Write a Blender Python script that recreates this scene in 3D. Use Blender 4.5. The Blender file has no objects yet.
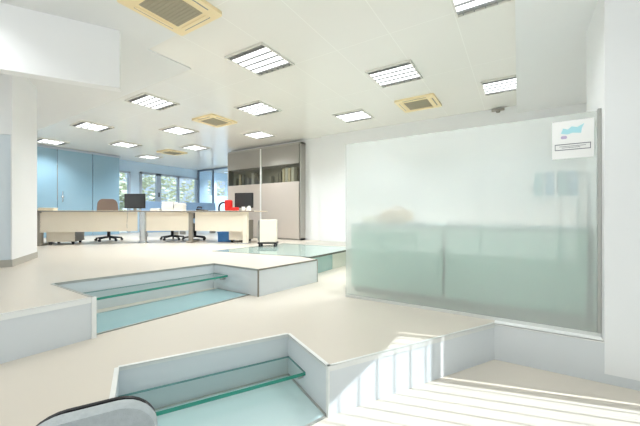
import bpy, bmesh, math, random
from mathutils import Vector, Matrix
random.seed(7)
sc = bpy.context.scene
COL = sc.collection
PI = math.pi
R = math.radians
# ------------------------------------------------------------------ levels (metres)
ZL, ZM, ZU, ZC = 0.0, 0.32, 0.64, 3.185        # lower, middle, upper floor, ceiling
CAM_Z = 1.285

# ------------------------------------------------------------------ helpers
def lin(c):
    return tuple(((x/255)/12.92 if x/255 <= .04045 else ((x/255+.055)/1.055)**2.4) for x in c)

def new_mat(name):
    m = bpy.data.materials.new(name); m.use_nodes = True
    nt = m.node_tree; nt.nodes.clear()
    out = nt.nodes.new('ShaderNodeOutputMaterial')
    return m, nt, out

def mat(name, rgb, rough=.5, metal=0., spec=.5, var=.03, scale=6., bump=0., coat=0., emis=None, estr=0., trans=0., ior=1.45):
    m, nt, out = new_mat(name)
    b = nt.nodes.new('ShaderNodeBsdfPrincipled')
    c = lin(rgb)
    b.inputs['Roughness'].default_value = rough
    b.inputs['Metallic'].default_value = metal
    b.inputs['Specular IOR Level'].default_value = spec
    b.inputs['Coat Weight'].default_value = coat
    b.inputs['Transmission Weight'].default_value = trans
    b.inputs['IOR'].default_value = ior
    tc = nt.nodes.new('ShaderNodeTexCoord')
    nz = nt.nodes.new('ShaderNodeTexNoise'); nz.inputs['Scale'].default_value = scale; nz.inputs['Detail'].default_value = 4
    nt.links.new(tc.outputs['Object'], nz.inputs['Vector'])
    mx = nt.nodes.new('ShaderNodeMix'); mx.data_type = 'RGBA'
    mx.inputs['A'].default_value = tuple(x*(1-var) for x in c)+(1,)
    mx.inputs['B'].default_value = tuple(min(1, x*(1+var)) for x in c)+(1,)
    nt.links.new(nz.outputs['Fac'], mx.inputs['Factor'])
    nt.links.new(mx.outputs['Result'], b.inputs['Base Color'])
    if bump:
        bp = nt.nodes.new('ShaderNodeBump'); bp.inputs['Strength'].default_value = bump; bp.inputs['Distance'].default_value = .004
        nz2 = nt.nodes.new('ShaderNodeTexNoise'); nz2.inputs['Scale'].default_value = 220
        nt.links.new(tc.outputs['Object'], nz2.inputs['Vector'])
        nt.links.new(nz2.outputs['Fac'], bp.inputs['Height']); nt.links.new(bp.outputs['Normal'], b.inputs['Normal'])
    if emis:
        b.inputs['Emission Color'].default_value = lin(emis)+(1,); b.inputs['Emission Strength'].default_value = estr
    nt.links.new(b.outputs[0], out.inputs[0])
    return m

def schlick(nt, k):
    """reflectance of a thin sheet from the angle of view, the same on both faces"""
    lw = nt.nodes.new('ShaderNodeLayerWeight'); lw.inputs[0].default_value = .5
    pw = nt.nodes.new('ShaderNodeMath'); pw.operation = 'POWER'; pw.inputs[1].default_value = 5
    ma = nt.nodes.new('ShaderNodeMath'); ma.operation = 'MULTIPLY_ADD'; ma.inputs[1].default_value = .93*k; ma.inputs[2].default_value = .04*k
    nt.links.new(lw.outputs['Facing'], pw.inputs[0]); nt.links.new(pw.outputs[0], ma.inputs[0])
    return ma.outputs[0]

def clear_glass(name, tint, refl=1.0, rough=.02, milk=None, mf=0.):
    """thin architectural glass: tinted see-through plus Fresnel mirror"""
    m, nt, out = new_mat(name)
    tr = nt.nodes.new('ShaderNodeBsdfTransparent'); tr.inputs[0].default_value = lin(tint)+(1,)
    gl = nt.nodes.new('ShaderNodeBsdfGlossy'); gl.inputs['Roughness'].default_value = rough
    mx = nt.nodes.new('ShaderNodeMixShader')
    nt.links.new(schlick(nt, refl), mx.inputs[0])
    src = tr
    if milk:
        df = nt.nodes.new('ShaderNodeBsdfDiffuse'); df.inputs[0].default_value = lin(milk)+(1,)
        src = nt.nodes.new('ShaderNodeMixShader'); src.inputs[0].default_value = mf
        nt.links.new(tr.outputs[0], src.inputs[1]); nt.links.new(df.outputs[0], src.inputs[2])
    nt.links.new(src.outputs[0], mx.inputs[1]); nt.links.new(gl.outputs[0], mx.inputs[2])
    nt.links.new(mx.outputs[0], out.inputs[0])
    return m

def frosted_glass(name, tint, milk, milk_fac, rough):
    m, nt, out = new_mat(name)
    rf = nt.nodes.new('ShaderNodeBsdfRefraction'); rf.inputs['Color'].default_value = lin(tint)+(1,)
    rf.inputs['Roughness'].default_value = rough; rf.inputs['IOR'].default_value = 1.35
    ln = nt.nodes.new('ShaderNodeBsdfTranslucent'); ln.inputs[0].default_value = lin(milk)+(1,)
    df = nt.nodes.new('ShaderNodeBsdfDiffuse'); df.inputs[0].default_value = lin(milk)+(1,)
    gl = nt.nodes.new('ShaderNodeBsdfGlossy'); gl.inputs['Roughness'].default_value = .03
    a = nt.nodes.new('ShaderNodeMixShader'); a.inputs[0].default_value = .5
    b = nt.nodes.new('ShaderNodeMixShader'); b.inputs[0].default_value = milk_fac
    c = nt.nodes.new('ShaderNodeMixShader')
    nt.links.new(ln.outputs[0], a.inputs[1]); nt.links.new(df.outputs[0], a.inputs[2])
    nt.links.new(rf.outputs[0], b.inputs[1]); nt.links.new(a.outputs[0], b.inputs[2])
    nt.links.new(schlick(nt, 1.1), c.inputs[0]); nt.links.new(b.outputs[0], c.inputs[1]); nt.links.new(gl.outputs[0], c.inputs[2])
    nt.links.new(c.outputs[0], out.inputs[0])
    return m

class MB:
    """collects shapes, builds ONE mesh object"""
    def __init__(self): self.bm = bmesh.new(); self.mi = 0
    def _mark(self, faces, mi):
        for f in faces: f.material_index = mi
    def box(self, x0, x1, y0, y1, z0, z1, mi=0, bev=0., M=None):
        r = bmesh.ops.create_cube(self.bm, size=1)
        vs = r['verts']
        bmesh.ops.scale(self.bm, vec=(abs(x1-x0), abs(y1-y0), abs(z1-z0)), verts=vs)
        bmesh.ops.translate(self.bm, vec=((x0+x1)/2, (y0+y1)/2, (z0+z1)/2), verts=vs)
        fs = {f for v in vs for f in v.link_faces}; self._mark(fs, mi)
        if bev:
            es = {e for v in vs for e in v.link_edges}
            rb = bmesh.ops.bevel(self.bm, geom=list(es), offset=bev, segments=2, affect='EDGES', profile=.5)
            vs = list({v for f in rb['faces'] for v in f.verts} | {v for v in vs if v.is_valid})
            self._mark(rb['faces'], mi)
        if M is not None: bmesh.ops.transform(self.bm, matrix=M, verts=vs)
        return self
    def prism(self, pts, z0, z1, mi=0, side=None, M=None):
        """vertical prism over a closed outline; side = material index of the sides"""
        side = mi if side is None else side
        lo = [self.bm.verts.new((p[0], p[1], z0)) for p in pts]
        hi = [self.bm.verts.new((p[0], p[1], z1)) for p in pts]
        n = len(pts)
        fs = [self.bm.faces.new(hi), self.bm.faces.new(list(reversed(lo)))]; self._mark(fs, mi)
        ss = [self.bm.faces.new((lo[i], lo[(i+1) % n], hi[(i+1) % n], hi[i])) for i in range(n)]; self._mark(ss, side)
        if M is not None: bmesh.ops.transform(self.bm, matrix=M, verts=lo+hi)
        return self
    def cyl(self, p0, p1, r0, r1=None, seg=16, mi=0):
        r1 = r0 if r1 is None else r1
        p0, p1 = Vector(p0), Vector(p1); d = p1-p0
        q = d.to_track_quat('Z', 'Y').to_matrix().to_4x4()
        r = bmesh.ops.create_cone(self.bm, cap_ends=True, segments=seg, radius1=r0, radius2=r1, depth=d.length,
                                  matrix=Matrix.Translation((p0+p1)/2) @ q)
        self._mark({f for v in r['verts'] for f in v.link_faces}, mi)
        return self
    def tube(self, pts, r, seg=8, mi=0):
        pts = [Vector(p) for p in pts]
        rings = []
        for i, p in enumerate(pts):
            t = (pts[min(i+1, len(pts)-1)] - pts[max(i-1, 0)]).normalized()
            q = t.to_track_quat('Z', 'Y')
            rings.append([self.bm.verts.new(p + q @ Vector((r*math.cos(2*PI*k/seg), r*math.sin(2*PI*k/seg), 0))) for k in range(seg)])
        fs = []
        for a, b in zip(rings, rings[1:]):
            fs += [self.bm.faces.new((a[k], a[(k+1) % seg], b[(k+1) % seg], b[k])) for k in range(seg)]
        fs += [self.bm.faces.new(list(reversed(rings[0]))), self.bm.faces.new(rings[-1])]
        self._mark(fs, mi)
        return self
    def ball(self, c, r, mi=0, sc_=(1, 1, 1)):
        o = bmesh.ops.create_uvsphere(self.bm, u_segments=14, v_segments=9, radius=r)
        bmesh.ops.scale(self.bm, vec=sc_, verts=o['verts']); bmesh.ops.translate(self.bm, vec=c, verts=o['verts'])
        self._mark({f for v in o['verts'] for f in v.link_faces}, mi)
        return self
    def lathe(self, prof, c=(0, 0, 0), seg=20, mi=0):
        rings = []
        for (r, z) in prof:
            rings.append([self.bm.verts.new((c[0]+r*math.cos(2*PI*k/seg), c[1]+r*math.sin(2*PI*k/seg), c[2]+z)) for k in range(seg)])
        fs = []
        for a, b in zip(rings, rings[1:]):
            fs += [self.bm.faces.new((a[k], a[(k+1) % seg], b[(k+1) % seg], b[k])) for k in range(seg)]
        fs += [self.bm.faces.new(list(reversed(rings[0]))), self.bm.faces.new(rings[-1])]
        self._mark(fs, mi); return self
    def build(self, name, mats, parent=None, smooth=False):
        me = bpy.data.meshes.new(name)
        bmesh.ops.recalc_face_normals(self.bm, faces=self.bm.faces)
        self.bm.to_mesh(me); self.bm.free()
        for m in (mats if isinstance(mats, (list, tuple)) else [mats]): me.materials.append(m)
        if smooth:
            for p in me.polygons: p.use_smooth = True
            me.set_sharp_from_angle(angle=R(35))
        o = bpy.data.objects.new(name, me); COL.objects.link(o)
        if parent is not None: o.parent = parent
        return o

def rounded(w, h, r, n=6, cx=0., cy=0.):
    pts = []
    for (sx, sy, a0) in ((1, 1, 0), (-1, 1, 90), (-1, -1, 180), (1, -1, 270)):
        for k in range(n+1):
            a = R(a0+90*k/n)
            pts.append((cx+sx*(w/2-r)+r*math.cos(a), cy+sy*(h/2-r)+r*math.sin(a)))
    return pts

def tag(o, label=None, cat=None, group=None, kind=None):
    if label: o['label'] = label
    if cat: o['category'] = cat
    if group: o['group'] = group
    if kind: o['kind'] = kind
    return o

def thing(name, label, cat, loc=(0, 0, 0), rz=0., group=None):
    o = bpy.data.objects.new(name, None); COL.objects.link(o)
    o.empty_display_size = .1
    o.location = loc; o.rotation_euler = (0, 0, rz)
    return tag(o, label, cat, group)

def struct(name, mb, m, label, cat='room'):
    return tag(mb.build(name, m), label, cat, None, 'structure')

def copy_tree(o, parent=None):
    c = o.copy(); COL.objects.link(c); c.parent = parent
    for ch in [x for x in o.children]: copy_tree(ch, c)
    return c

# ------------------------------------------------------------------ materials
M = {}
M['floor'] = mat('cream_resin_floor', (200, 192, 179), rough=.33, spec=.45, var=.018, scale=1.6)
M['riser'] = mat('grey_blue_riser', (214, 218, 220), rough=.35, spec=.5, var=.01)
M['wall'] = mat('white_paint', (236, 237, 237), rough=.6, var=.008)
M['wall_blue'] = mat('daylight_blue_wall', (206, 227, 241), rough=.5, var=.01)  # blue tint of the cool daylight put into the wall colour
M['niche'] = mat('cool_white_panel', (218, 228, 234), rough=.5, var=.01)
M['plaster'] = mat('white_plaster_ceiling', (226, 227, 226), rough=.6, var=.008)
M['skirt'] = mat('grey_beige_skirting', (176, 172, 162), rough=.4, var=.02)
M['alu'] = mat('brushed_aluminium', (226, 227, 224), rough=.35, metal=.45, var=.03, scale=30)
M['steel'] = mat('grey_steel_edge', (178, 179, 174), rough=.35, metal=.7, var=.05, scale=25)
M['dark_edge'] = mat('dark_edge_strip', (136, 130, 120), rough=.4, metal=.4, var=.05)
M['whitestrip'] = mat('white_edge_strip', (236, 237, 234), rough=.4, var=.01)
M['aqua_floor'] = mat('aqua_glass_floor', (188, 209, 209), rough=.08, spec=.8, var=.02, coat=.6)
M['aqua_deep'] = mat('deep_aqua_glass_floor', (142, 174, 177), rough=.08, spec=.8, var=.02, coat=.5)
M['aqua_panel'] = mat('aqua_back_painted_glass', (160, 190, 186), rough=.1, spec=.7, var=.02)
M['pale_panel'] = mat('pale_back_painted_glass', (214, 220, 208), rough=.12, spec=.7, var=.02)
M['tread_face'] = clear_glass('tread_glass', (238, 248, 246), 1.0, .015)
M['tread_edge'] = mat('green_glass_edge', (52, 144, 124), rough=.12, spec=.7, var=.12, scale=9)
M['dark_glass_edge'] = mat('smoky_glass_edge', (84, 88, 80), rough=.2, spec=.6, var=.1)
M['tread_rim'] = mat('teal_glass_rim', (112, 158, 156), rough=.15, spec=.7, var=.05)
M['slab'] = clear_glass('floor_slab_glass', (226, 238, 232), .9, .03, (196, 216, 208), .5)
M['pit'] = mat('pit_lining', (222, 230, 222), rough=.5, var=.02)
M['frost'] = frosted_glass('frosted_green_glass', (252, 255, 253), (254, 255, 254), .36, .07)
M['blue_glass'] = mat('blue_tinted_glass', (142, 178, 197), rough=.06, spec=.7, var=.03, scale=1.2, coat=.5)
M['pane'] = clear_glass('window_pane', (240, 246, 250), .8)
M['pane_blue'] = clear_glass('blue_pane', (236, 243, 250), 1.0)
M['frame'] = mat('grey_window_frame', (182, 192, 204), rough=.4, metal=.3, var=.02)
M['beech'] = mat('pale_beech_laminate', (226, 212, 190), rough=.4, var=.04, scale=3)
M['beech2'] = mat('light_maple_front', (240, 231, 214), rough=.42, var=.03, scale=3)
M['desk_edge'] = mat('grey_desk_edge', (128, 124, 114), rough=.45, var=.05)
M['legmetal'] = mat('silver_leg_metal', (206, 210, 212), rough=.25, metal=.8, var=.02)
M['leggrey'] = mat('grey_leg_metal', (162, 156, 146), rough=.4, metal=.4, var=.03)
M['black'] = mat('black_plastic', (30, 30, 33), rough=.42, var=.06)
M['screen'] = mat('dark_monitor_plastic', (52, 54, 56), rough=.3, var=.08, scale=12)
M['brown'] = mat('brown_chair_fabric', (112, 98, 90), rough=.85, var=.07, scale=40, bump=.2)
M['bluefab'] = mat('blue_box_plastic', (86, 150, 220), rough=.7, var=.07, scale=40)
M['greyfab'] = mat('light_grey_mottled_fabric', (176, 182, 183), rough=.75, var=.16, scale=55, bump=.4)
M['cab'] = mat('warm_grey_cabinet', (192, 183, 174), rough=.38, var=.015)
M['cab_side'] = mat('cabinet_side_grey', (170, 167, 161), rough=.4, var=.015)
M['cab_up'] = mat('cabinet_grey_panel', (150, 147, 140), rough=.35, var=.02)
M['cab_in'] = mat('cabinet_interior', (176, 174, 166), rough=.6, var=.03)
M['cab_glass'] = clear_glass('cabinet_glass', (226, 226, 220), 1.0)
M['paper'] = mat('white_paper', (240, 240, 238), rough=.7, var=.02)
M['cream'] = mat('cream_card', (232, 222, 200), rough=.7, var=.03)
M['tan'] = mat('tan_leather', (206, 180, 146), rough=.6, var=.08)
M['red'] = mat('red_vinyl', (206, 38, 34), rough=.4, var=.1)
M['counter'] = mat('grey_green_counter', (168, 214, 198), rough=.45, var=.02)
M['counter_top'] = mat('blue_grey_worktop', (146, 184, 184), rough=.35, var=.02)
M['ac'] = mat('yellowed_plastic', (243, 224, 180), rough=.45, var=.02)
M['ac_grille'] = mat('grey_filter_grille', (166, 158, 136), rough=.6, var=.05)
M['lamp_frame'] = mat('white_lamp_frame', (224, 222, 214), rough=.4, var=.02)
M['louvre'] = mat('silver_louvre', (140, 142, 142), rough=.4, metal=.1, var=.02)
M['lamp_dark'] = mat('dark_lamp_end', (150, 150, 146), rough=.5, var=.05)
M['tube'] = mat('lit_fluorescent_tube', (250, 250, 248), rough=.4, emis=(248, 251, 255), estr=1.7)
M['cyan'] = mat('cyan_print', (172, 222, 230), rough=.6, var=.03)
M['lilac'] = mat('lilac_print', (190, 176, 206), rough=.6, var=.03)
M['ink'] = mat('dark_ink', (70, 76, 92), rough=.6, var=.03)
M['leaf'] = mat('pale_green_leaves', (222, 232, 202), rough=.6, var=.35, scale=3.)
M['bark'] = mat('brown_bark', (120, 100, 84), rough=.8, var=.2)
M['ground'] = mat('pale_paving', (196, 198, 190), rough=.8, var=.05)
M['blind'] = mat('white_blind_fabric', (240, 240, 236), rough=.7, var=.02)

def ceiling_mat():
    m, nt, out = new_mat('cream_ceiling_panels')
    b = nt.nodes.new('ShaderNodeBsdfPrincipled')
    b.inputs['Roughness'].default_value = .18; b.inputs['Specular IOR Level'].default_value = .5
    tc = nt.nodes.new('ShaderNodeTexCoord'); sp = nt.nodes.new('ShaderNodeSeparateXYZ')
    nt.links.new(tc.outputs['Object'], sp.inputs[0])
    def mth(op, a, bv):
        n = nt.nodes.new('ShaderNodeMath'); n.operation = op
        for i, x in enumerate((a, bv)):
            if x is None: continue
            if isinstance(x, (int, float)): n.inputs[i].default_value = x
            else: nt.links.new(x, n.inputs[i])
        return n.outputs[0]
    def line(sock, off, step):
        a = mth('ADD', sock, off); a = mth('DIVIDE', a, step); a = mth('FRACT', a, None)
        a = mth('SUBTRACT', a, .5); a = mth('ABSOLUTE', a, None); return mth('GREATER_THAN', a, .5-.004/step)
    l = mth('MAXIMUM', line(sp.outputs[0], 1.14+50*.631, .631), line(sp.outputs[1], -3.16+50*1.262, 1.262))
    mx = nt.nodes.new('ShaderNodeMix'); mx.data_type = 'RGBA'
    mx.inputs['A'].default_value = lin((239, 237, 231))+(1,); mx.inputs['B'].default_value = lin((247, 246, 240))+(1,)
    nt.links.new(l, mx.inputs['Factor']); nt.links.new(mx.outputs['Result'], b.inputs['Base Color'])
    nt.links.new(b.outputs[0], out.inputs[0]); return m
M['ceiling'] = ceiling_mat()

# ------------------------------------------------------------------ floors on three levels
P_fr, P_in = (-1.02, 1.70), (-.177, 3.165)              # front edge of the middle floor
Q1, Q2, Q3 = (-1.568, 1.988), (-2.126, .98), (-1.577, .692)   # step recess in it
U0, U1, U2, U3, U4, U5 = (-2.98, -3.5), (-2.80, 1.11), (-3.66, 1.12), (-3.38, 2.72), (-2.57, 2.70), (-2.43, 3.755)
PITS = [(-2.80, 3.87), (-4.55, 3.62), (-4.42, 5.45), (-2.76, 5.55)]
struct('floor_lower', MB().box(-14, 1.6, -4.5, 12, -.12, ZL), M['floor'], 'cream floor of the lowest level', 'floor')
mid = [P_in, (1.45, 3.165), (1.45, 6.5), (-12, 6.5), (-12, -4.5), (-4.45, -4.5), Q3, Q2, Q1, P_fr]
struct('floor_middle', MB().prism(mid, ZL, ZM, 0, 1), [M['floor'], M['riser']], 'raised cream middle floor with grey risers', 'floor')
upp = [(-3.02, -4.5), U1, U2, U3, U4, U5, PITS[0], PITS[1], PITS[2], PITS[3], (-2.72, 6.5), (-5.2, 6.5), (-7.3, 6.5), (-7.3, 11), (-12, 11), (-12, -4.5)]
struct('floor_upper', MB().prism(upp, ZM, ZU, 0, 1), [M['floor'], M['riser']], 'raised cream upper floor with grey risers', 'floor')

def edge_trim(name, pts, z, m, label, top=.014, drop=.022, out=.004):
    """metal angle along an outline whose open side is on the right of the walk"""
    mb = MB()
    for a, b in zip(pts, pts[1:]):
        a, b = Vector(a), Vector(b); d = (b-a).normalized(); n = Vector((d.y, -d.x)); L = (b-a).length
        Mx = Matrix.Translation((a.x, a.y, 0)) @ Matrix(((d.x, n.x, 0, 0), (d.y, n.y, 0, 0), (0, 0, 1, 0), (0, 0, 0, 1)))
        mb.box(-.002, L+.002, -top, out, z-.003, z+.003, M=Mx)
        mb.box(-.002, L+.002, 0, out, z-drop, z+.002, M=Mx)
    return struct(name, mb, m, label, 'trim')

def post_trim(name, p, z0, z1, m, label, w=.018):
    return struct(name, MB().box(p[0]-w/2, p[0]+w/2, p[1]-w/2, p[1]+w/2, z0, z1), m, label, 'trim')

edge_trim('trim_1', [(-1.02, 1.70), P_in], ZM, M['alu'], 'aluminium strip on the sunlit edge of the middle floor', .016, .034)
edge_trim('trim_2', [Q3, Q2, Q1, P_fr], ZM, M['alu'], 'aluminium strip around the front step recess', .022, .022)
edge_trim('trim_3', [(-3.02, -4.5), U1], ZU, M['whitestrip'], 'white strip on the upper floor edge beside the column', .01, .04)
edge_trim('trim_4', [U1, U2, U3, U4], ZU, M['steel'], 'grey steel strip around the upper step recess', .018, .018)
edge_trim('trim_5', [U4, U5], ZU, M['dark_edge'], 'dark strip on the upper floor edge beyond the recess', .012, .014)
edge_trim('trim_6', [P_in, (.55, 3.165)], ZM, M['whitestrip'], 'white strip on the ledge below the frosted glass', .09, .012)
post_trim('trim_7', P_fr, ZL, ZM, M['alu'], 'upright metal corner strip of the middle floor')
post_trim('trim_8', U1, ZM, ZU, M['whitestrip'], 'upright white corner strip of the upper floor', .03)
post_trim('trim_9', U4, ZM, ZU, M['dark_edge'], 'upright dark corner strip of the upper floor', .014)
post_trim('trim_10', U5, ZM, ZU, M['steel'], 'upright grey corner strip near the frosted glass', .014)

# glass steps in the recesses ------------------------------------------------
def slab_thing(name, pts, z0, z1, label, cat, face, edge, group=None, front=1, rim=None):
    t = thing(name, label, cat, (0, 0, 0), 0, group)
    cx = sum(p[0] for p in pts)/len(pts); cy = sum(p[1] for p in pts)/len(pts)
    t.location = (cx, cy, z0)
    q = [(p[0]-cx, p[1]-cy) for p in pts]
    mb = MB()
    hi = [mb.bm.verts.new((p[0], p[1], z1-z0)) for p in q]; mb.bm.faces.new(hi)
    mb.build('glass_sheet', face, t)
    e = MB(); r_ = MB()
    n = len(q)
    for i in range(n):
        a, b = Vector(q[i]), Vector(q[(i+1) % n]); d = (b-a).normalized(); nn = Vector((-d.y, d.x)); L = (b-a).length
        Mx = Matrix.Translation((a.x, a.y, 0)) @ Matrix(((d.x, nn.x, 0, 0), (d.y, nn.y, 0, 0), (0, 0, 1, 0), (0, 0, 0, 1)))
        if i == front: e.box(0, L, 0, .004, 0, z1-z0, M=Mx)
        else: r_.box(0, L, 0, .006, (z1-z0)*.55, z1-z0, M=Mx)
    r_.build('glass_rim', rim or edge, t)
    e.build('polished_edge', edge, t)
    return t

def lerp(a, b, t): return (a[0]+(b[0]-a[0])*t, a[1]+(b[1]-a[1])*t)
d2 = .50
t = slab_thing('glass_stair_tread', [lerp(Q2, Q3, .02), lerp(Q2, Q3, d2), lerp(Q1, P_fr, d2), lerp(Q1, P_fr, .02)], .125, .148,
           'clear glass stair tread in the front recess beside the grey chair', 'stair tread', M['tread_face'], M['tread_edge'], 'glass stair treads', 1, M['tread_rim'])
for p in (lerp(Q1, P_fr, d2-.06), lerp(Q2, Q3, d2-.06)):
    c = Vector((lerp(Q2, P_fr, .5)[0], lerp(Q2, P_fr, .5)[1])); v = (c-Vector(p)).normalized()*.03
    MB().cyl((p[0]-t.location.x+v.x*.2, p[1]-t.location.y+v.y*.2, -.02), (p[0]-t.location.x+v.x*1.4, p[1]-t.location.y+v.y*1.4, -.02), .012).build('bracket', M['steel'], t)
t = slab_thing('glass_stair_tread', [lerp(U2, U1, .02), lerp(U2, U1, .42), lerp(U3, U4, .34), lerp(U3, U4, .02)], .495, .517,
           'clear glass stair tread in the long recess of the upper floor', 'stair tread', M['tread_face'], M['tread_edge'], 'glass stair treads', 1, M['tread_rim'])
for p, s in ((lerp(U2, U1, .30), 1), (lerp(U3, U4, .26), -1)):
    MB().cyl((p[0]-t.location.x, p[1]-t.location.y+.0*s, -.02), (p[0]-t.location.x, p[1]-t.location.y+.06*s, -.02), .02).build('bracket', M['steel'], t)
# flush aqua floor panels in the bottoms of the recesses
def flush_panel(pts, z, label, m='aqua_floor'):
    t = thing('glass_floor_panel', label, 'floor panel', (0, 0, 0), 0)
    cx = sum(p[0] for p in pts)/4; cy = sum(p[1] for p in pts)/4
    t.location = (cx, cy, z)
    q = [(p[0]-cx, p[1]-cy) for p in pts]
    MB().prism(q, 0, .006).build('glass_sheet', M[m], t)
    e = MB()
    for i in range(4):
        a, b = Vector(q[i]), Vector(q[(i+1) % 4]); d = (b-a).normalized(); nn = Vector((-d.y, d.x)); L = (b-a).length
        Mx = Matrix.Translation((a.x, a.y, 0)) @ Matrix(((d.x, nn.x, 0, 0), (d.y, nn.y, 0, 0), (0, 0, 1, 0), (0, 0, 0, 1)))
        e.box(0, L, 0, .016, 0, .009, M=Mx)
    e.build('metal_rim', M['steel'], t)
    return t
flush_panel([lerp(Q2, Q3, .03), lerp(Q2, Q3, 1.35), lerp(Q1, P_fr, 1.0), lerp(Q1, P_fr, .03)], ZL, 'aqua glass floor panel under the front glass tread')
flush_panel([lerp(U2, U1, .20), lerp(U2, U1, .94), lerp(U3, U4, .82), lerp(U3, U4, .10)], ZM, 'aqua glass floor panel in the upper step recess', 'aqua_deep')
# walk-on glass floor of the upper level with its pit
t = slab_thing('glass_floor_slab', [PITS[1], (-2.66, 3.90), (-2.62, 5.52), PITS[2]], ZU-.028, ZU+.003,
           'large walk-on glass floor slab in front of the grey cabinet', 'floor panel', M['slab'], M['dark_glass_edge'])
o = MB()
for (a, b) in ((4.06, 4.74), (4.75, 5.45)):
    pass
tag(MB().box(-2.795, -2.775, 3.90, 4.78, ZM, ZU-.03).build('glass_riser_panel', M['aqua_panel']), 'aqua glass riser panel below the glass floor slab', 'riser panel')
tag(MB().box(-2.790, -2.770, 4.79, 5.50, ZM, ZU-.03).build('glass_riser_panel', M['pale_panel']), 'pale glass riser panel next to the aqua one', 'riser panel')
struct('floor_pit', MB().prism(PITS, ZM, ZM+.004), M['pit'], 'pale lining below the glass floor slab', 'floor')
struct('trim_11', MB().box(-4.1, -1.6, 5.62, 6.5, ZU, ZU+.008), M['skirt'], 'grey beige floor strip along the back wall', 'trim')  # thin darker strip on the floor between glass slab and back wall
struct('trim_12', MB().box(-2.70, -2.20, 6.47, 6.5, ZM, ZU), M['skirt'], 'skirting behind the glass floor', 'trim')

# ------------------------------------------------------------------ ceiling
v_ = lambda k: -.15-1.262*k
cpts = [(1.5, -4.5), (1.5, 6.56), (-7.3, 6.56), (-7.3, 11), (-12, 11), (-12, 2.52), (-3.58, 2.52), (-3.58, 1.96), (-2.96, 1.96), (-2.96, -4.5)]
struct('ceiling', MB().prism(cpts, ZC, ZC+.15), M['ceiling'], 'cream panelled ceiling with joints', 'ceiling')
ppts = [(-2.96, -4.5), (-2.96, 1.96), (-3.58, 1.96), (-3.58, 2.52), (-12, 2.52), (-12, -4.5)]
struct('ceiling_plaster', MB().prism(ppts, ZC-.012, ZC+.15), M['plaster'], 'white plastered ceiling zone around the beam', 'ceiling')
# lowered strip beside the column
struct('ceiling_soffit', MB().box(-.02, 1.5, 0.2, 6.5, ZC-.14, ZC-.001), M['wall'], 'pale lowered ceiling strip beside the white column', 'ceiling')
# hanging bulkhead on the left
bd = Vector((-.44, -.783)).normalized()
c1 = Vector((-3.45, 1.60)); c0 = c1 + bd*3.2; bn = Vector((bd.y, -bd.x))
if bn.x > 0: bn = -bn
struct('wall_bulkhead', MB().prism([tuple(c1), tuple(c0), tuple(c0+bn*.12), tuple(c1+bn*.12)], 2.58, ZC-.013), M['wall'], 'white wall panel hanging from the ceiling', 'wall')

# ------------------------------------------------------------------ walls
# back wall behind the frosted glass
struct('wall_back', MB().box(-7.3, 1.6, 6.5, 6.62, 0, ZC), M['wall'], 'white back wall', 'wall')
struct('wall_pilaster', MB().box(-4.04, 1.45, 6.42, 6.5, ZM, ZC), M['wall'], 'shallow white step in the back wall', 'wall')
# right: column, wall behind it
struct('wall_column', MB().box(.555, 1.45, 3.16, 3.9, .075, ZC), M['wall'], 'big white column at the end of the frosted glass', 'wall')
struct('baseboard_column', MB().box(.575, 1.44, 3.172, 3.88, 0, .075), M['riser'], 'grey base under the white column', 'baseboard')
struct('wall_right', MB().box(1.45, 1.6, 3.9, 6.62, 0, ZC), M['wall'], 'white right wall behind the column', 'wall')
struct('wall_head', MB().box(1.45, 1.6, -4.5, 3.16, 3.12, ZC), M['wall'], 'wall strip above the shop window', 'wall')
# shop window on the right side, just beyond the frame, with vertical blinds turned edge-on to the sun
w = MB()
for y in (3.12, 1.6, .05, -1.5, -3.0, -4.45):
    w.box(1.50, 1.55, y-.03, y+.03, 0, 3.12)
w.box(1.5, 1.55, -4.5, 3.16, 3.09, 3.12); w.box(1.5, 1.55, -4.5, 3.16, 0, .05)
wf = struct('window_1', w, M['frame'], 'shop window with grey frame', 'window')
b = MB(); b.box(1.523, 1.527, -4.45, 3.12, .05, 3.09); b.build('pane', M['pane'], wf)
bl = thing('vertical_blind', 'white vertical blind in the shop window', 'blind', (1.40, 0, 3.16))
MB().box(-.03, .03, -4.3, 3.10, -.05, 0).build('headrail', M['whitestrip'], bl)
s = MB(); y = 3.118; i = 0
while y > -4.3:
    a = R(22.5 + random.uniform(-1.5, 1.5)); dx, dy = .055*math.cos(a), .055*math.sin(a)
    s.prism([(-dx-.001, -dy), (-dx+.001, -dy), (dx+.001, dy), (dx-.001, dy)], -3.12, -.05)
    y0 = y; 
    for vv in list(s.bm.verts)[-8:]: vv.co.y += y0
    y -= .112
s.build('slats', M['blind'], bl)

# rear facade behind the viewer: header and mullions, open daylight
w = MB()
for x in (-9.0, -7.0, -5.0, -3.0, -1.0, 1.0):
    w.box(x-.04, x+.04, -4.5, -4.42, 0, 3.0)
w.box(-12, 1.5, -4.5, -4.42, 2.95, ZC)
struct('window_2', w, M['frame'], 'glazed street front behind the viewer', 'window')

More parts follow.
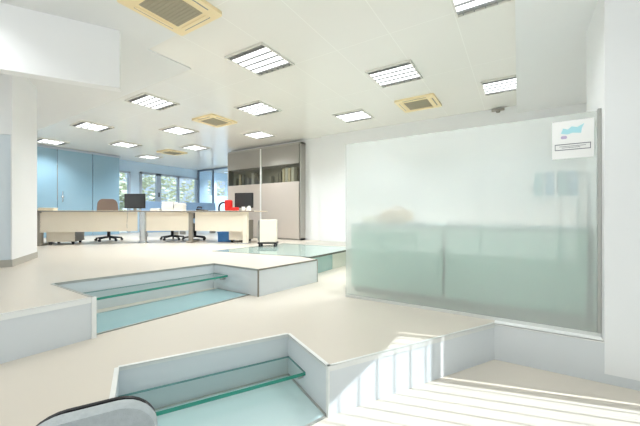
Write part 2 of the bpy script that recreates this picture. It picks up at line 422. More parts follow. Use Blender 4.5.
# left: column with doorway (turned like the steps)
ca = Vector((-5.28, 1.215)); ce = Vector((-.868, .49)).normalized(); cf = Vector((-.49, -.868)).normalized()
CL = .95
V2 = lambda *ps: [tuple(p) for p in ps]
struct('wall_left_column', MB().prism(V2(ca, ca+ce*CL, ca+ce*CL+cf*2.6, ca+ce*.03+cf*2.6, ca+ce*.03+cf*.012, ca+cf*.012), ZU, 2.27), M['wall'], 'white column left of the desks', 'wall')
struct('wall_left_lintel', MB().prism(V2(ca, ca+ce*CL, ca+ce*CL+cf*2.6, ca+cf*2.6), 2.27, ZC-.012), M['wall'], 'white wall above the left recess', 'wall')
struct('wall_left_niche', MB().prism(V2(ca+cf*.013, ca+ce*.029+cf*.013, ca+ce*.029+cf*2.6, ca+ce*.018+cf*2.6, ca+ce*.018+cf*.013), ZU+.085, 2.269), M['niche'], 'pale blue recessed panel in the left column', 'wall')
struct('baseboard_left', MB().prism(V2(ca-ce*.006-cf*.006, ca+ce*(CL+.004)-cf*.006, ca+ce*(CL+.004)+cf*.05, ca+ce*.05+cf*.05, ca+ce*.05+cf*2.6, ca-ce*.006+cf*2.6), ZU, ZU+.085), M['skirt'], 'grey beige skirting of the left column', 'baseboard')

# far window wall
XW = -11.6
w = MB()
def wallseg(y0, y1, z0, z1): w.box(XW-.2, XW, y0, y1, z0, z1)
wallseg(2.0, 5.1, ZU, ZC); wallseg(5.1, 5.72, 2.80, ZC); wallseg(5.72, 6.05, ZU, ZC)
wallseg(6.05, 8.47, 2.84, ZC); wallseg(6.05, 8.47, ZU, 1.45); wallseg(8.47, 9.0, ZU, ZC); wallseg(9.0, 9.32, 2.84, ZC); wallseg(9.0, 9.32, ZU, 2.15); wallseg(9.32, 9.5, ZU, ZC)
wallseg(9.5, 10.15, 2.84, ZC); wallseg(9.5, 10.15, ZU, 2.15); wallseg(10.15, 11, ZU, ZC)
struct('wall_far', w, M['wall_blue'], 'pale blue far wall with windows', 'wall')
f = MB()
for y0, y1 in ((5.1, 5.16), (5.66, 5.72)): f.box(XW-.05, XW+.04, y0, y1, ZU, 2.80)
f.box(XW-.05, XW+.04, 5.1, 5.72, 2.74, 2.80)
d1 = struct('door_1', f, M['frame'], 'narrow glazed door in the far wall', 'door')
MB().box(XW-.012, XW-.006, 5.16, 5.66, ZU, 2.74).build('pane', M['pane'], d1)
f = MB()
for y0, y1 in ((6.05, 6.13), (6.66, 6.84), (7.53, 7.61), (8.39, 8.47)): f.box(XW-.05, XW+.04, y0, y1, 1.45, 2.84)
f.box(XW-.05, XW+.04, 6.05, 8.47, 2.76, 2.84); f.box(XW-.05, XW+.04, 6.05, 8.47, 1.45, 1.52)
w3 = struct('window_3', f, M['frame'], 'three part window with grey frame in the far wall', 'window')
MB().box(XW-.012, XW-.006, 6.1, 8.42, 1.5, 2.8).build('pane', M['pane'], w3)
MB().box(XW+.04, XW+.07, 6.73, 6.77, 1.95, 2.12, bev=.008).build('handle', M['black'], w3)
MB().box(XW, XW+.10, 6.0, 8.5, 1.41, 1.45).build('sill', M['whitestrip'], w3)

# small room behind the far glazed screen
w = MB()
w.box(-12, -7.2, 10.9, 11.02, ZU, ZC)
struct('wall_far_end', w, M['wall_blue'], 'pale blue end wall of the small far room', 'wall')
w = MB(); w.box(-7.3, -7.2, 6.6, 11, ZU, ZC)
struct('wall_cabinet', w, M['wall'], 'white wall behind the grey cabinet', 'wall')

# blue glass partition at the left
bp = thing('blue_glass_partition', 'tall blue glass partition wall behind the left desk', 'partition', (-10.92, 0, ZU))
H = ZC-ZU-.01
ys = [2.0, 3.44, 4.30, 5.06]
for a, b_ in zip(ys, ys[1:]):
    MB().box(-.012, .012, a+.008, b_-.008, .02, H-.06, bev=.002).build('glass_panel', M['blue_glass'], bp)
MB().box(-.03, .03, 2.0, 5.07, H-.06, H).build('top_rail', M['frame'], bp)
MB().box(-.03, .03, 2.0, 5.07, 0, .02).build('floor_rail', M['frame'], bp)
h = MB().cyl((.05, 3.55, 1.0), (.05, 3.55, 1.3), .012); h.cyl((.0, 3.55, 1.03), (.05, 3.55, 1.03), .01); h.ball((.05, 3.55, 1.15), .035)
h.build('door_handle', M['legmetal'], bp, True)
MB().box(-.02, .022, 3.432, 3.448, 1.05, H-.5).build('door_edge_strip', M['legmetal'], bp)
# return of the partition towards the window wall
struct('wall_far_return', MB().box(-11.6, -10.95, 5.0, 5.05, ZU, ZC), M['wall_blue'], 'pale blue return wall by the partition', 'wall')

# glazed screen at the far end
gs = thing('glazed_screen', 'dark framed glazed screen beside the grey cabinet', 'partition', (0, 8.5, ZU))
fr = MB()
for x in (-11.55, -10.62, -9.68, -8.75): fr.box(x-.028, x+.028, -.03, .03, 0, H)
fr.box(-11.58, -8.72, -.03, .03, H-.06, H); fr.box(-11.58, -8.72, -.03, .03, 0, .05)
fr.build('frame', mat('dark_screen_frame', (120, 134, 152), rough=.4, metal=.3), gs)
for a, b_ in ((-11.52, -10.65), (-10.59, -9.71), (-9.65, -8.78)):
    MB().box(a, b_, -.005, .005, .05, H-.06).build('pane', M['pane_blue'], gs)

# ------------------------------------------------------------------ ceiling lights
def make_light():
    t = thing('ceiling_light', 'x', 'ceiling light')
    a = .30
    f = MB()
    f.box(-a, a, -a, -a+.018, -.022, 0); f.box(-a, a, a-.018, a, -.022, 0)
    f.box(-a, -a+.018, -a+.018, a-.018, -.022, 0); f.box(a-.018, a, -a+.018, a-.018, -.022, 0)
    f.build('frame', M['lamp_frame'], t)
    MB().box(-a+.018, a-.018, -a+.018, a-.018, -.004, -.001).build('reflector', M['lamp_frame'], t)
    for s_ in (-1, 1):
        MB().box(-a+.02, a-.02, s_*(a-.052)-.028, s_*(a-.052)+.028, -.007, -.004).build('unlit_end', M['lamp_dark'], t)  # flat grey plate drawn for the unlit depth between the end baffles
    for y in (-.165, -.055, .055, .165):
        MB().box(-a+.02, a-.02, y-.042, y+.042, -.012, -.006).build('tube', M['tube'], t)
    l = MB()
    for y in (-.222, -.11, 0, .11, .222): l.box(-a+.018, a-.018, y-.009, y+.009, -.020, -.004)
    for k in range(6):
        x = -a+.018+(2*a-.036)*(k+.5)/6+.0; l.box(x-.003, x+.003, -a+.018, -.222, -.02, -.004); l.box(x-.003, x+.003, .222, a-.018, -.02, -.004)
    l.build('louvre', M['louvre'], t)
    return t
# (row y, column k): rows of the ceiling grid
LIGHTS = [
 (2.85, v_(2), 'louvred ceiling light, largest one, right of the cut-off yellowed air conditioner'),
 (4.12, v_(1), 'louvred ceiling light in front of the yellowed air conditioner above the frosted glass'),
 (5.30, v_(0), 'louvred ceiling light by the pale lowered ceiling strip beside the column'),
 (5.43, v_(2), 'louvred ceiling light above the top left corner of the frosted glass'),
 (4.13, v_(3), 'louvred ceiling light between the largest one and the grey cabinet'),
 (5.49, v_(4), 'louvred ceiling light just above the grey cabinet'),
 (2.93, v_(4), 'louvred ceiling light beside the tip of the white plaster ceiling'),
 (3.04, v_(6), 'louvred ceiling light above the tall blue glass partition'),
 (4.24, v_(5), 'louvred ceiling light left of the yellowed air conditioner in mid room'),
 (3.10, v_(8), 'louvred ceiling light tucked behind the left white column'),
 (2.93, v_(0)-.05, 'louvred ceiling light cut by the top edge of the photo'),
 (4.31, v_(7), 'louvred ceiling light near the far end of the blue partition'),
 (5.57, v_(6), 'louvred ceiling light left above the cabinet beside the farthest air conditioner'),
 (5.66, v_(8), 'farthest louvred ceiling light over the window with three parts'),
]
proto = make_light()
for i, (y, x, lab) in enumerate(LIGHTS):
    o = proto if i == 0 else copy_tree(proto)
    o.location = (x, y, ZC-.0005); tag(o, lab, 'ceiling light', 'louvred lights in the ceiling')

def make_ac():
    t = thing('ceiling_air_conditioner', 'x', 'air conditioner')
    a = .32
    p = MB()
    p.prism(rounded(2*a, 2*a, .03), -.03, 0); p.build('panel', M['ac'], t)
    g = MB()
    g.box(-.19, .19, -.19, .19, -.034, -.028)
    for k in range(11):
        y = -.17+.034*k; g.box(-.185, .185, y-.005, y+.005, -.038, -.033)
    g.build('grille', M['ac_grille'], t)
    for k in range(4):
        Mx = Matrix.Rotation(k*PI/2, 4, 'Z')
        s_ = MB(); s_.box(-.19, .19, .225, .262, -.036, -.029, M=Mx); so = s_.build('air_flap', M['ac'], t)
        d_ = MB(); d_.box(-.19, .19, .262, .275, -.032, -.029, M=Mx); d_.build('slot', M['lamp_dark'], so)
    return t
ac = make_ac()
for i, (y, x, lab) in enumerate([
 (1.67, -2.66, 'yellowed ceiling cassette air conditioner cut by the top edge of the photo'),
 (5.38, v_(1)-.02, 'yellowed ceiling cassette air conditioner above the frosted glass screen'),
 (4.18, v_(4)+.03, 'yellowed ceiling cassette air conditioner in the middle of the room'),
 (5.60, v_(7)+.1, 'farthest yellowed ceiling cassette air conditioner above the desks')]):
    o = ac if i == 0 else copy_tree(ac)
    o.location = (x, y, ZC-.0005); tag(o, lab, 'air conditioner', 'cassette air conditioners in the ceiling')
def lamp_light(x, y, w_=11.):
    a = bpy.data.lights.new('louvre_lamp', 'AREA'); a.shape = 'SQUARE'; a.size = .5; a.energy = w_; a.spread = R(126); a.color = (.94, .975, 1)
    o = bpy.data.objects.new('louvre_lamp', a); COL.objects.link(o); o.location = (x, y, ZC-.03)
for (y, x, lab) in LIGHTS: lamp_light(x, y, 25. if x < -5.0 else (28. if y > 4 else 16.))
# unseen fixtures added for more light, behind the viewer and in the far room
for (y, x, lab) in ((.35, v_(1), 'added louvred ceiling light behind the viewer on the right'), (.35, v_(3)+.3, 'added louvred ceiling light behind the viewer by the hanging panel'),
                    (-.92, v_(2), 'added louvred ceiling light behind the viewer in the middle'), (-2.2, v_(1), 'added louvred ceiling light by the street front'),
                    (9.7, -10.9, 'added louvred ceiling light in the small far room on the left'), (9.7, -9.2, 'added louvred ceiling light in the small far room on the right')):
    o = copy_tree(proto); o.location = (x, y, ZC-.0005); tag(o, lab, 'ceiling light', 'louvred lights in the ceiling'); lamp_light(x, y, 60. if y > 8 else 7.)

d_ = thing('ceiling_spotlight', 'small round spotlight on the wall band above the frosted glass', 'spotlight', (-.30, 6.40, ZC-.10))
MB().lathe([(.028, .02), (.035, .026), (.035, .05)], (0, -.0, 0)).build('housing', M['leggrey'], d_)
MB().box(-.10, .10, -.05, .02, .05, .075).build('mount', M['leggrey'], d_)

# ------------------------------------------------------------------ frosted glass screen
GX0, GX1, GY = -1.71, .553, 3.265
g = thing('frosted_glass_screen', 'big frosted green glass screen on the middle floor', 'glass screen', ((GX0+GX1)/2, GY, ZM))
hw = (GX1-GX0)/2
MB().box(-hw, hw-.02, -.006, .006, .03, 1.785).build('glass_pane', M['frost'], g)
MB().box(-hw, hw, -.014, .014, 0, .03).build('bottom_rail', M['alu'], g)
MB().box(hw-.022, hw, -.016, .016, .03, 1.80).build('side_post', M['steel'], g)

# poster on the glass
po = thing('poster', 'white poster with cyan emblem stuck to the frosted glass', 'poster', (.375, GY-.0085, 1.905))
MB().box(-.135, .135, -.0012, 0, -.16, .15).build('paper', M['paper'], po)
lg = MB()
lg.prism([(-.075, -.012), (-.06, .03), (-.03, .018), (-.005, .04), (.03, .03), (.075, .055), (.06, .02), (.055, -.02), (.0, -.012), (-.03, -.022)], 0, .001,
         M=Matrix.Translation((0, -.0014, .06)) @ Matrix.Rotation(PI/2, 4, 'X'))
lg.build('emblem', M['cyan'], po)
MB().prism(rounded(.04, .025, .01), 0, .001, M=Matrix.Translation((-.055, -.0014, .015)) @ Matrix.Rotation(PI/2, 4, 'X')).build('mark', M['lilac'], po)
tb = MB()
tb.box(-.115, .115, -.0026, -.0014, -.045, -.040); tb.box(-.115, .115, -.0026, -.0014, -.090, -.085)
tb.box(-.115, -.111, -.0026, -.0014, -.09, -.04); tb.box(.111, .115, -.0026, -.0014, -.09, -.04)
tb.box(-.085, .085, -.0022, -.0014, -.061, -.058); tb.box(-.07, .05, -.0022, -.0014, -.072, -.069)
tb.build('text_box', M['ink'], po)

# counter behind the frosted glass
def counter(x0, x1, label, nd):
    t = thing('counter_unit', label, 'counter', ((x0+x1)/2, 3.56, ZM), 0, 'counter units behind the frosted glass')
    h_ = (x1-x0)/2
    MB().box(-h_+.005, h_-.005, .02, .55, .06, .82).build('body', M['counter'], t)
    MB().box(-h_+.03, h_-.03, .06, .5, 0, .06).build('plinth', M['cab_in'], t)
    for k in range(nd):
        a = -h_+.01+(2*h_-.02)*k/nd; b_ = -h_+.01+(2*h_-.02)*(k+1)/nd
        MB().box(a+.003, b_-.003, 0, .02, .07, .81).build('door', M['counter'], t)
    MB().box(-h_, h_, -.02, .58, .82, .85).build('worktop', M['counter_top'], t)
    return t
counter(-1.80, -.69, 'low grey green counter behind the left half of the frosted glass', 2)
counter(-.67, .52, 'low grey green counter behind the right half of the frosted glass', 2)
ZT = ZM+.85
tag(MB().box(-.10, .10, -.09, .09, 0, .10, bev=.006).build('card_box', M['cream']), 'cream box behind the frosted glass, left of the tan bag', 'box').location = (-1.58, 3.76, ZT)
bg = thing('tan_bag', 'tan bag seen blurred behind the frosted glass', 'bag', (-1.27, 3.80, ZT), R(10))
MB().box(-.19, .19, -.09, .09, 0, .17, bev=.04).build('body', M['tan'], bg, True)
MB().tube([(-.10+.2*k/10, 0, .16+.05*math.sin(PI*k/10)) for k in range(11)], .010).build('handle', M['tan'], bg)
for i, (x, y, w_, d__, hh, lab) in enumerate([
  (-.955, 3.68, .26, .2, .035, 'white paper stack behind the frosted glass beside the tan bag'),
  (-.48, 3.68, .34, .22, .05, 'long white paper stack behind the middle of the frosted glass'),
  (-.08, 3.68, .36, .22, .05, 'long white paper stack behind the frosted glass, below the shelf rack')]):
    o = tag(MB().box(-w_/2, w_/2, -d__/2, d__/2, 0, hh, bev=.003).build('paper_stack', M['paper']), lab, 'paper stack', 'paper stacks behind the frosted glass')
    o.location = (x, y, ZT)
sr = thing('shelf_rack', 'white shelf rack blurred behind the right end of the frosted glass', 'shelf', (.30, 3.84, ZT))
for x in (-.19, .19): MB().box(x-.01, x+.01, -.12, .12, 0, .26).build('upright', M['paper'], sr)
MB().box(-.21, .21, -.13, .13, .26, .29).build('shelf', M['paper'], sr)
for i, (x, c) in enumerate(((-.13, 'counter_top'), (-.04, 'blue_glass'), (.06, 'counter_top'), (.14, 'blue_glass'))):
    o = tag(MB().box(-.035, .035, -.10, .10, 0, .24, bev=.003).build('binder', M[c]), 'blurred blue binder on the shelf rack behind the frosted glass', 'binder', 'binders on the shelf rack')
    o.location = (.30+x, 3.84, ZT+.29)

# ------------------------------------------------------------------ grey cabinet with two doors
CY, CX0, CX1 = 6.30, -7.22, -4.56
CH = 3.10-ZU
cb = thing('tall_cabinet', 'tall warm grey cabinet with two wide doors and glazed slots', 'cabinet', ((CX0+CX1)/2, CY, ZU))
hw = (CX1-CX0)/2
c = MB()
c.box(-hw, -hw+.03, 0, .195, 0, CH); c.box(hw-.03, hw, 0, .195, 0, CH)
c.box(-hw, hw, 0, .195, CH-.05, CH); c.box(-hw, hw, 0, .195, 0, .05); c.box(-hw+.03, hw-.03, .18, .195, .05, CH-.05)
c.box(-hw+.03, hw-.03, .02, .18, 1.455, 1.475); c.box(-hw+.03, hw-.03, .02, .18, 1.93, 1.95)
c.build('carcass', [M['cab_side']], cb)
MB().box(-.02, .02, -.03, .02, .03, CH-.04).build('centre_strip', M['whitestrip'], cb)
for s_ in (-1, 1):
    a, b_ = (-hw+.045, -.025) if s_ < 0 else (.025, hw-.045)
    d = MB().box(a, b_, -.022, 0, .04, 1.475).build('door', M['cab'], cb)
    MB().box(a, b_, -.022, 0, 1.93, CH-.05).build('upper_panel', M['cab_up'], d)
    MB().box(a, b_, -.010, -.004, 1.475, 1.93).build('glass_slot', M['cab_glass'], d)
# binders behind the glazed slots
bx = [(-1.05, .22, 'cab_in'), (-.86, .32, 'cream'), (-.74, .30, 'cab_side'), (-.55, .20, 'cab_in'), (-.36, .33, 'paper'), (-.25, .28, 'cab_up'),
      (.28, .20, 'cab_in'), (.52, .24, 'cab_side'), (.62, .30, 'cab_up'), (.74, .36, 'cream'), (.84, .38, 'paper'), (.93, .36, 'cream'), (1.04, .38, 'paper'), (1.14, .35, 'cab_side')]
nm = ['leftmost', 'second', 'third', 'fourth', 'fifth', 'sixth']
nr = ['leftmost', 'second', 'third', 'fourth', 'fifth', 'sixth', 'seventh', 'rightmost']
for i, (x, hh, c_) in enumerate(bx):
    lab = f'{nm[i]} binder behind the left glazed slot of the grey cabinet' if i < 6 else f'{nr[i-6]} binder behind the right glazed slot of the grey cabinet'
    o = MB()
    o.box(-.04, .04, 0, .13, 0, hh, bev=.004)
    o = tag(o.build('binder', M[c_]), lab, 'binder', 'binders in the grey cabinet')
    o.location = ((CX0+CX1)/2+x, CY+.035, ZU+1.475)

# ------------------------------------------------------------------ desks in an arc
def leg_round(x, t):
    l = MB(); l.cyl((x, .12, .03), (x, .12, .70), .075, seg=24); l.cyl((x, .12, 0), (x, .12, .03), .10, .09, seg=24)
    return l.build('leg', M['legmetal'], t, True)
def leg_foot(x, t, m='leggrey', w_=.045):
    l = MB(); l.box(x-w_, x+w_, .10, .20, .03, .70, bev=.012); l.box(x-w_-.02, x+w_+.02, -.02, .68, 0, .04, bev=.012)
    l.box(x-w_, x+w_, .02, .70, .68, .703)
    return l.build('leg', M[m], t, True)
def desk(p0, p1, label, legs, ov0=.0, ov1=.0, ztop=.73):
    d = Vector(p1)-Vector(p0); L = d.length; a = math.atan2(d.y, d.x)
    t = thing('office_desk', label, 'desk', (p0[0], p0[1], ZU), a, 'desks in an arc on the upper floor')
    MB().box(-ov0, L+ov1, 0, .78, ztop-.022, ztop, bev=.004).build('desktop', M['beech'], t)
    MB().box(-ov0, L+ov1, -.004, .004, ztop-.024, ztop-.004).build('edge_band', M['desk_edge'], t)
    MB().box(.06, L-.06, .10, .118, .27, ztop-.03).build('modesty_panel', M['beech2'], t)
    for f_ in legs: f_(t, L)
    return t
A0, A1, A2, A3 = (-8.33, 2.24), (-7.17, 3.74), (-6.32, 4.42), (-5.02, 4.90)
da = desk(A0, A1, 'long beech desk nearest the blue glass partition', [lambda t, L: leg_foot(.05, t, 'leggrey', .04)], .06, 0)
db = desk(A1, A2, 'short beech desk between the two longer desks', [lambda t, L: leg_round(.03, t), lambda t, L: leg_foot(L-.02, t)], 0, 0)
dc = desk(A2, A3, 'beech desk nearest the grey cabinet', [lambda t, L: MB().box(L-.12, L-.01, .06, .16, 0, .70, bev=.01).build('leg', M['beech2'], t),
                                                   lambda t, L: MB().box(L-.26, L+.02, -.03, .2, 0, .02).build('foot_plate', M['legmetal'], t)], 0, .18)

def on(p0, p1, s_, dy):
    """point on a desk: s along, dy depth from the front edge"""
    d = Vector(p1)-Vector(p0); L = d.length; d.normalize(); n = Vector((-d.y, d.x))
    return (p0[0]+d.x*s_+n.x*dy, p0[1]+d.y*s_+n.y*dy), math.atan2(d.y, d.x)
ZD = ZU+.73

# pedestals
def pedestal(p, a, label, w_=.40, h_=.52):
    t = thing('drawer_pedestal', label, 'pedestal', (p[0], p[1], ZU), a, 'drawer pedestals under the desks')
    MB().box(-w_/2, w_/2, .0, .52, .06, h_, bev=.004).build('body', M['beech2'], t)
    MB().box(w_/2, w_/2+.012, .0, .52, .06, h_).build('side_trim', M['desk_edge'], t)
    for k in range(3):
        z = .07+(h_-.08)*k/3; dd = MB().box(-w_/2+.005, w_/2-.005, .52, .538, z, z+(h_-.08)/3-.006).build('drawer', M['beech2'], t)
        MB().box(-.06, .06, .538, .552, z+.08, z+.092).build('handle', M['leggrey'], dd)
    for x in (-w_/2+.05, w_/2-.05):
        for y in (.06, .46):
            MB().cyl((x-.02, y, .026), (x+.02, y, .026), .026).box(x-.03, x+.03, y-.03, y+.03, .045, .06).build('caster', M['black'], t)
    return t
p, a = on(A0, A1, .38, .20); pedestal(p, a, 'pale drawer pedestal under the long left desk', .50)
p, a = on(A2, A3, 1.02, .24); pedestal(p, a, 'pale drawer pedestal under the desk by the cabinet', .36)

# office chairs
def office_chair(p, a, label, fab, zs=.45, zt=.98, bw=.46, arms=False, loop=False):
    """a = facing direction angle of the seat front"""
    t = thing('office_chair', label, 'chair', (p[0], p[1], ZU), a-PI/2, 'office chairs behind the desks')
    s_ = MB(); s_.prism(rounded(.47, .45, .09), zs-.06, zs); s_.build('seat', fab, t, True)
    bk = MB()
    Mx = Matrix.Translation((0, -.235, zs+.12)) @ Matrix.Rotation(R(8), 4, 'X') @ Matrix.Rotation(PI/2, 4, 'X')
    hb = zt-zs-.12
    if loop:
        pts = [(Mx @ Vector((x, y, .02))) for x, y in rounded(bw-.06, hb-.04, .17, 8, 0, hb/2)]
        bk.tube(pts+[pts[0]], .022)
        bk.build('backrest', fab, t, True)
    else:
        n = 10; pts = []
        for k in range(n+1):
            u = k/n; pts.append((-bw/2+bw*u if False else 0, 0))
        out = rounded(bw, hb, .12, 8, 0, hb/2)
        out = [(x*(1-.18*(y/hb)), y) for x, y in out]
        bk.prism(out, 0, .05, M=Mx); bk.build('backrest', fab, t, True)
    MB().box(-.03, .03, -.30, -.26, zs-.05, zs+.28).box(-.03, .03, -.3, .0, zs-.085, zs-.06).build('back_bracket', M['black'], t)
    MB().cyl((0, 0, .10), (0, 0, zs-.06), .036).build('gas_lift', M['black'], t, True)
    b_ = MB()
    for k in range(5):
        an = 2*PI*k/5+.3; c_, q = math.cos(an), math.sin(an)
        b_.cyl((0, 0, .10), (.28*c_, .28*q, .065), .026, .018)
    b_.build('star_base', M['black'], t, True)
    for k in range(5):
        an = 2*PI*k/5+.3; c_, q = math.cos(an), math.sin(an)
        MB().cyl((.28*c_-.02*q, .28*q+.02*c_, .028), (.28*c_+.02*q, .28*q-.02*c_, .028), .028).cyl((.28*c_, .28*q, .028), (.28*c_, .28*q, .07), .012).build('caster', M['black'], t)
    return t
p, a = on(A0, A1, 1.05, 1.02); office_chair(p, a+R(100), 'brown backed office chair behind the long left desk', M['brown'], .45, 1.02)
p, a = on(A1, A2, .36, 1.0); office_chair(p, a+R(250), 'black office chair under the short middle desk, nearer its round leg', M['black'], .42, .74, .42)
p, a = on(A1, A2, .98, .78); office_chair(p, a+R(265), 'black office chair under the short middle desk, nearer its grey leg', M['black'], .42, .72, .40)
p, a = on(A2, A3, .36, 1.28); office_chair(p, a+R(80), 'office chair with open ring back behind the desk by the cabinet', M['black'], .43, .98, .42, loop=True)
p, a = on(A2, A3, .62, .52)
bb = thing('storage_box', 'blue storage box on the floor under the desk by the cabinet', 'box', (p[0], p[1], ZU), a)
MB().prism(rounded(.32, .26, .03), 0, .20).build('tub', M['bluefab'], bb, True)
MB().prism(rounded(.34, .28, .035), .20, .23).build('lid', M['bluefab'], bb, True)

# monitors
def monitor(p, a, label, w_=.44, h_=.30, z0=.09):
    t = thing('computer_monitor', label, 'monitor', (p[0], p[1], ZD), a, 'monitors on the desks')
    MB().box(-w_/2, w_/2, -.02, .02, z0, z0+h_, bev=.008).build('housing', M['black'], t)
    MB().box(-w_/2+.02, w_/2-.02, -.024, -.019, z0+.02, z0+h_-.02).build('rear_cover', M['screen'], t)
    MB().box(-.03, .03, -.01, .02, .012, z0+.06).build('neck', M['leggrey'], t)
    MB().prism(rounded(.22, .17, .05), 0, .012).build('stand_base', M['leggrey'], t)
    return t
p, a = on(A0, A1, 1.74, .36); monitor(p, R(32), 'dark monitor seen from behind above the round metal leg', .48, .34, .06)
p, a = on(A2, A3, 1.13, .42); monitor(p, R(20), 'dark monitor beside the red bag on the cabinet side desk', .46, .35, .07)
# cable hanging from the left monitor
cbm = MB(); p, a = on(A0, A1, 1.66, -.02)
cbm.tube([(p[0], p[1], ZD-.01-.02*k) if False else (p[0]+.01*math.sin(k*.8), p[1], ZD-.03-.045*k) for k in range(9)], .006)
tag(cbm.build('cable', M['cab_in']), 'thin grey cable hanging over the front of the left desk', 'cable')

# things on the desks
def stack(p, a, w_, d__, hh, m, label, name='paper_stack', z=ZD, group='papers on the desks'):
    o = MB()
    n = max(1, int(hh/.02))
    for k in range(n):
        j = Matrix.Translation((random.uniform(-.008, .008), random.uniform(-.008, .008), 0)) @ Matrix.Rotation(random.uniform(-.05, .05), 4, 'Z')
        o.box(-w_/2, w_/2, -d__/2, d__/2, hh*k/n, hh*(k+1)/n-.001, M=j)
    o = tag(o.build(name, m), label, 'papers', group); o.location = (p[0], p[1], z); o.rotation_euler = (0, 0, a); return o
p, a = on(A1, A2, .50, .42); stack(p, a, .26, .28, .22, M['paper'], 'tall white paper pile on the short middle desk')
p, a = on(A1, A2, .76, .36); stack(p, a, .20, .25, .19, M['paper'], 'white paper pile on the middle desk beside the phone')
p, a = on(A1, A2, .24, .36); stack(p, a, .20, .25, .06, M['paper'], 'low white paper pile on the middle desk by the monitor')
p, a = on(A0, A1, .12, .30); stack(p, a, .26, .22, .06, M['cream'], 'cream papers on the left end of the long desk')
ph = thing('desk_phone', 'black desk phone where the middle and right desks meet', 'phone', (on(A2, A3, .12, .30)[0][0], on(A2, A3, .12, .30)[0][1], ZD), R(15))
MB().prism([(-.10, 0), (.10, 0), (.10, .02), (-.10, .05)], -.09, .09, M=Matrix.Rotation(PI/2, 4, 'X')).build('body', M['black'], ph)
MB().tube([(-.085, -.06, .075), (-.085, -.04, .09), (-.085, .06, .09), (-.085, .08, .07)], .018).build('handset', M['black'], ph)
rb = thing('red_bag', 'red bag standing on the desk beside the monitor', 'bag', (on(A2, A3, .84, .24)[0][0], on(A2, A3, .84, .24)[0][1], ZD), R(20))
MB().box(-.08, .07, -.07, .07, 0, .25, bev=.03).build('body', M['red'], rb, True)
MB().box(.0, .24, -.06, .05, 0, .08, bev=.02).build('flap', M['red'], rb, True)
mg = thing('mug', 'small white mug on the desk in front of the right monitor', 'mug', (on(A2, A3, 1.24, .16)[0][0], on(A2, A3, 1.24, .16)[0][1], ZD))
MB().lathe([(.03, 0), (.038, .01), (.04, .09), (.035, .09), (.03, .015)]).build('cup', M['paper'], mg, True)
MB().tube([(.036+.028*math.sin(PI*k/8), 0, .02+.055*k/8) for k in range(9)], .005).build('handle', M['paper'], mg)
o = tag(MB().prism([(-.05, 0), (.05, 0), (.02, .11), (-.03, .08)], -.03, .03, M=Matrix.Rotation(PI/2, 4, 'X')).build('crumpled_paper', M['paper']), 'white folded paper beside the right monitor', 'paper')
p = on(A2, A3, 1.34, .22)[0]; o.location = (p[0], p[1], ZD)
# far desk dividers, blue
for i, (x, y, L, lab) in enumerate(((-9.4, 5.55, 1.1, 'blue desk divider behind the left monitor'), (-9.2, 6.75, 1.25, 'blue desk divider behind the paper piles'))):
    t = thing('desk_divider', lab, 'divider', (x, y, ZU), R(80), 'blue desk dividers')
    MB().box(-L/2, L/2, -.02, .02, .10, 1.05, bev=.006).build('panel', mat('blue_divider_fabric', (138, 170, 206), rough=.7), t)
    for q in (-L/2+.1, L/2-.1): MB().box(q-.02, q+.02, -.18, .18, 0, .10, bev=.005).build('foot', M['leggrey'], t)

# computer tower on a trolley right of the desks
ct = thing('computer_tower', 'white computer tower on a black castered trolley beside the right desk', 'computer', (-4.27, 4.77, ZU), R(32))
MB().box(-.155, .17, -.10, .12, .09, .54, bev=.006).build('case', M['beech2'], ct)
MB().box(-.17, -.155, -.10, .12, .10, .53).build('dark_back', M['screen'], ct)
MB().box(-.19, .19, -.12, .14, .06, .09).build('trolley', M['black'], ct)
for x in (-.15, .15):
    for y in (-.10, .11): MB().cyl((x-.02, y, .03), (x+.02, y, .03), .03).build('caster', M['black'], ct)
k_ = MB()
for j in range(3):
    k_.tube([(-.19-.02*math.sin(PI*q/8)*(1+j*.6), -.05+.05*j, .52-.05*q) for q in range(9)], .008)
k_.build('cables', M['cab_in'], ct)

# ------------------------------------------------------------------ chair in the foreground
fc = thing('grey_chair', 'light grey upholstered chair with black rim at the bottom left corner', 'chair', (-1.175, .465, ZL), R(62))
zs, zt = .37, .685
def padM(y): return Matrix.Translation((0, y, zs+.02)) @ Matrix.Rotation(R(8), 4, 'X') @ Matrix.Rotation(PI/2, 4, 'X')
hb = zt-zs-.02
def pad(w_, h_, r, th, y, m, name):
    mb = MB()
    out = rounded(w_, h_, r, 8, 0, h_/2)
    inner = [(x*.96, (y_-h_/2)*.965+h_/2) for x, y_ in out]
    Mx = padM(y)
    def curve(pp, z): return Mx @ Vector((pp[0], pp[1], z + .25*pp[0]**2))
    rings = [[mb.bm.verts.new(curve(q, z)) for q in o_] for o_, z in ((inner, 0), (out, .012), (out, th-.014), (inner, th))]
    n = len(out)
    for a_, b_ in zip(rings, rings[1:]):
        for k in range(n): mb.bm.faces.new((a_[k], a_[(k+1) % n], b_[(k+1) % n], b_[k]))
    mb.bm.faces.new(rings[0]); mb.bm.faces.new(rings[-1])
    return mb.build(name, m, fc, True)
pad(.37, hb, .11, .045, .0, M['greyfab'], 'backrest')
pad(.37, hb-.010, .12, .014, .034, M['black'], 'back_shell')
sm = MB(); sm.prism(rounded(.44, .42, .08, 6, 0, -.24), zs-.07, zs); sm.build('seat', M['greyfab'], fc, True)
MB().box(-.03, .03, -.1, .085, zs-.09, zs-.07).box(-.03, .03, .06, .09, zs-.09, zs+.10).build('back_bracket', M['black'], fc)
MB().cyl((0, -.24, .09), (0, -.24, zs-.07), .028).build('gas_lift', M['black'], fc, True)
sb = MB()
for k in range(5):
    an = 2*PI*k/5; sb.cyl((0, -.24, .085), (.25*math.cos(an), -.24+.25*math.sin(an), .06), .024, .018)
sb.build('star_base', M['black'], fc, True)
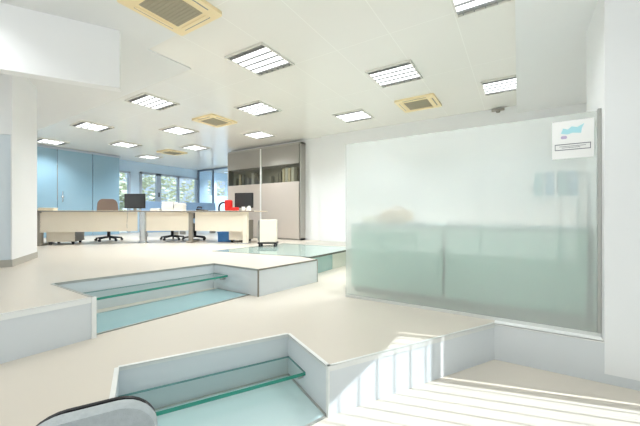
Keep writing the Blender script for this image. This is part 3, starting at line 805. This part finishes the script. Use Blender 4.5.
for k in range(5):
    an = 2*PI*k/5; x, y = .25*math.cos(an), -.24+.25*math.sin(an)
    MB().cyl((x-.02, y, .026), (x+.02, y, .026), .026).cyl((x, y, .026), (x, y, .065), .010).build('caster', M['black'], fc)

# ------------------------------------------------------------------ outside: ground and trees beyond the windows
struct('ground', MB().box(-40, -12.1, -15, 40, -.2, .1), M['ground'], 'paving outside', 'ground')
def tree(x, y, r, zc, label):
    t = thing('garden_tree', label, 'tree', (x, y, .1), 0, 'trees outside the windows')
    MB().cyl((0, 0, 0), (0, 0, zc-.1), .12, .07).build('trunk', M['bark'], t, True)
    f_ = MB(); rnd = random.Random(int(x*10+y*100))
    for k in range(900):
        u, v2 = rnd.uniform(-1, 1), rnd.uniform(0, 2*PI); q = math.sqrt(1-u*u); rr = r*rnd.uniform(.55, 1.05)
        c_ = Vector((rr*q*math.cos(v2), rr*q*math.sin(v2), zc-.1+rr*u*1.15))
        s_ = rnd.uniform(.07, .17)
        Mx = Matrix.Translation(c_) @ Matrix.Rotation(rnd.uniform(0, 6), 4, 'Z') @ Matrix.Rotation(rnd.uniform(-1, 1), 4, 'X')
        vs = [f_.bm.verts.new(Mx @ Vector((s_*a_, s_*b_*.7, .04*(a_*a_)))) for a_, b_ in ((-1, 0), (-.3, -.8), (.5, -.7), (1, 0), (.5, .7), (-.3, .8))]
        f_.bm.faces.new(vs)
    f_.build('foliage', M['leaf'], t)
for x, y, r, zc, lab in ((-14.6, 6.2, 1.1, 2.0, 'tree seen through the narrow glazed door'), (-15.6, 8.9, 1.3, 2.3, 'tree seen through the left part of the far window'),
                         (-15.6, 11.9, 1.5, 2.1, 'tree seen through the right part of the far window'), (-14.6, 14.8, 1.5, 2.4, 'tree seen through the windows behind the glazed screen')):
    tree(x, y, r, zc, lab)

# ------------------------------------------------------------------ light
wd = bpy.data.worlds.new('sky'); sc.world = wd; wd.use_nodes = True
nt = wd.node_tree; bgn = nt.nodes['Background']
# overcast-bright sky above, below the horizon a paving glow added to light the ceiling
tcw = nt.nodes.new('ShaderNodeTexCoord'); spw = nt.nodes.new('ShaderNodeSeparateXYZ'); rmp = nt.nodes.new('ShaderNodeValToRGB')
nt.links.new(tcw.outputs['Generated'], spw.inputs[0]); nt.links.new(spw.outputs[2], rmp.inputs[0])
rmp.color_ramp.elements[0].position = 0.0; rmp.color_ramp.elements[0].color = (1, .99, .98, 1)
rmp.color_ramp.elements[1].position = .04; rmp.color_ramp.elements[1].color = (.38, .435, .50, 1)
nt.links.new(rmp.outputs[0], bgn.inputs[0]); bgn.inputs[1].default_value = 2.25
su = bpy.data.lights.new('sun', 'SUN'); su.energy = 6.5; su.angle = R(.35); su.color = (.97, .985, 1)
so = bpy.data.objects.new('sun', su); COL.objects.link(so)
so.rotation_euler = Vector((-.961, -.273, -1.12)).to_track_quat('-Z', 'Y').to_euler()
so.location = (6, 4, 8)

# ------------------------------------------------------------------ camera
cd = bpy.data.cameras.new('camera'); cd.sensor_width = 36; cd.lens = 36*312/640; cd.shift_y = 1.5/640
cd.clip_start = .05; cd.clip_end = 200
co = bpy.data.objects.new('camera', cd); COL.objects.link(co)
co.location = (0, 0, CAM_Z); co.rotation_euler = (PI/2, 0, R(32.4))
sc.camera = co
vs = sc.view_settings
vs.view_transform = 'Standard'; vs.look = 'None'; vs.gamma = 1; vs.use_curve_mapping = False; vs.exposure = -0.08
cy = sc.cycles
cy.use_denoising = True
cy.max_bounces = 10; cy.diffuse_bounces = 6; cy.glossy_bounces = 5; cy.transmission_bounces = 8; cy.transparent_max_bounces = 16
cy.caustics_reflective = True; cy.caustics_refractive = True; cy.sample_clamp_indirect = 6
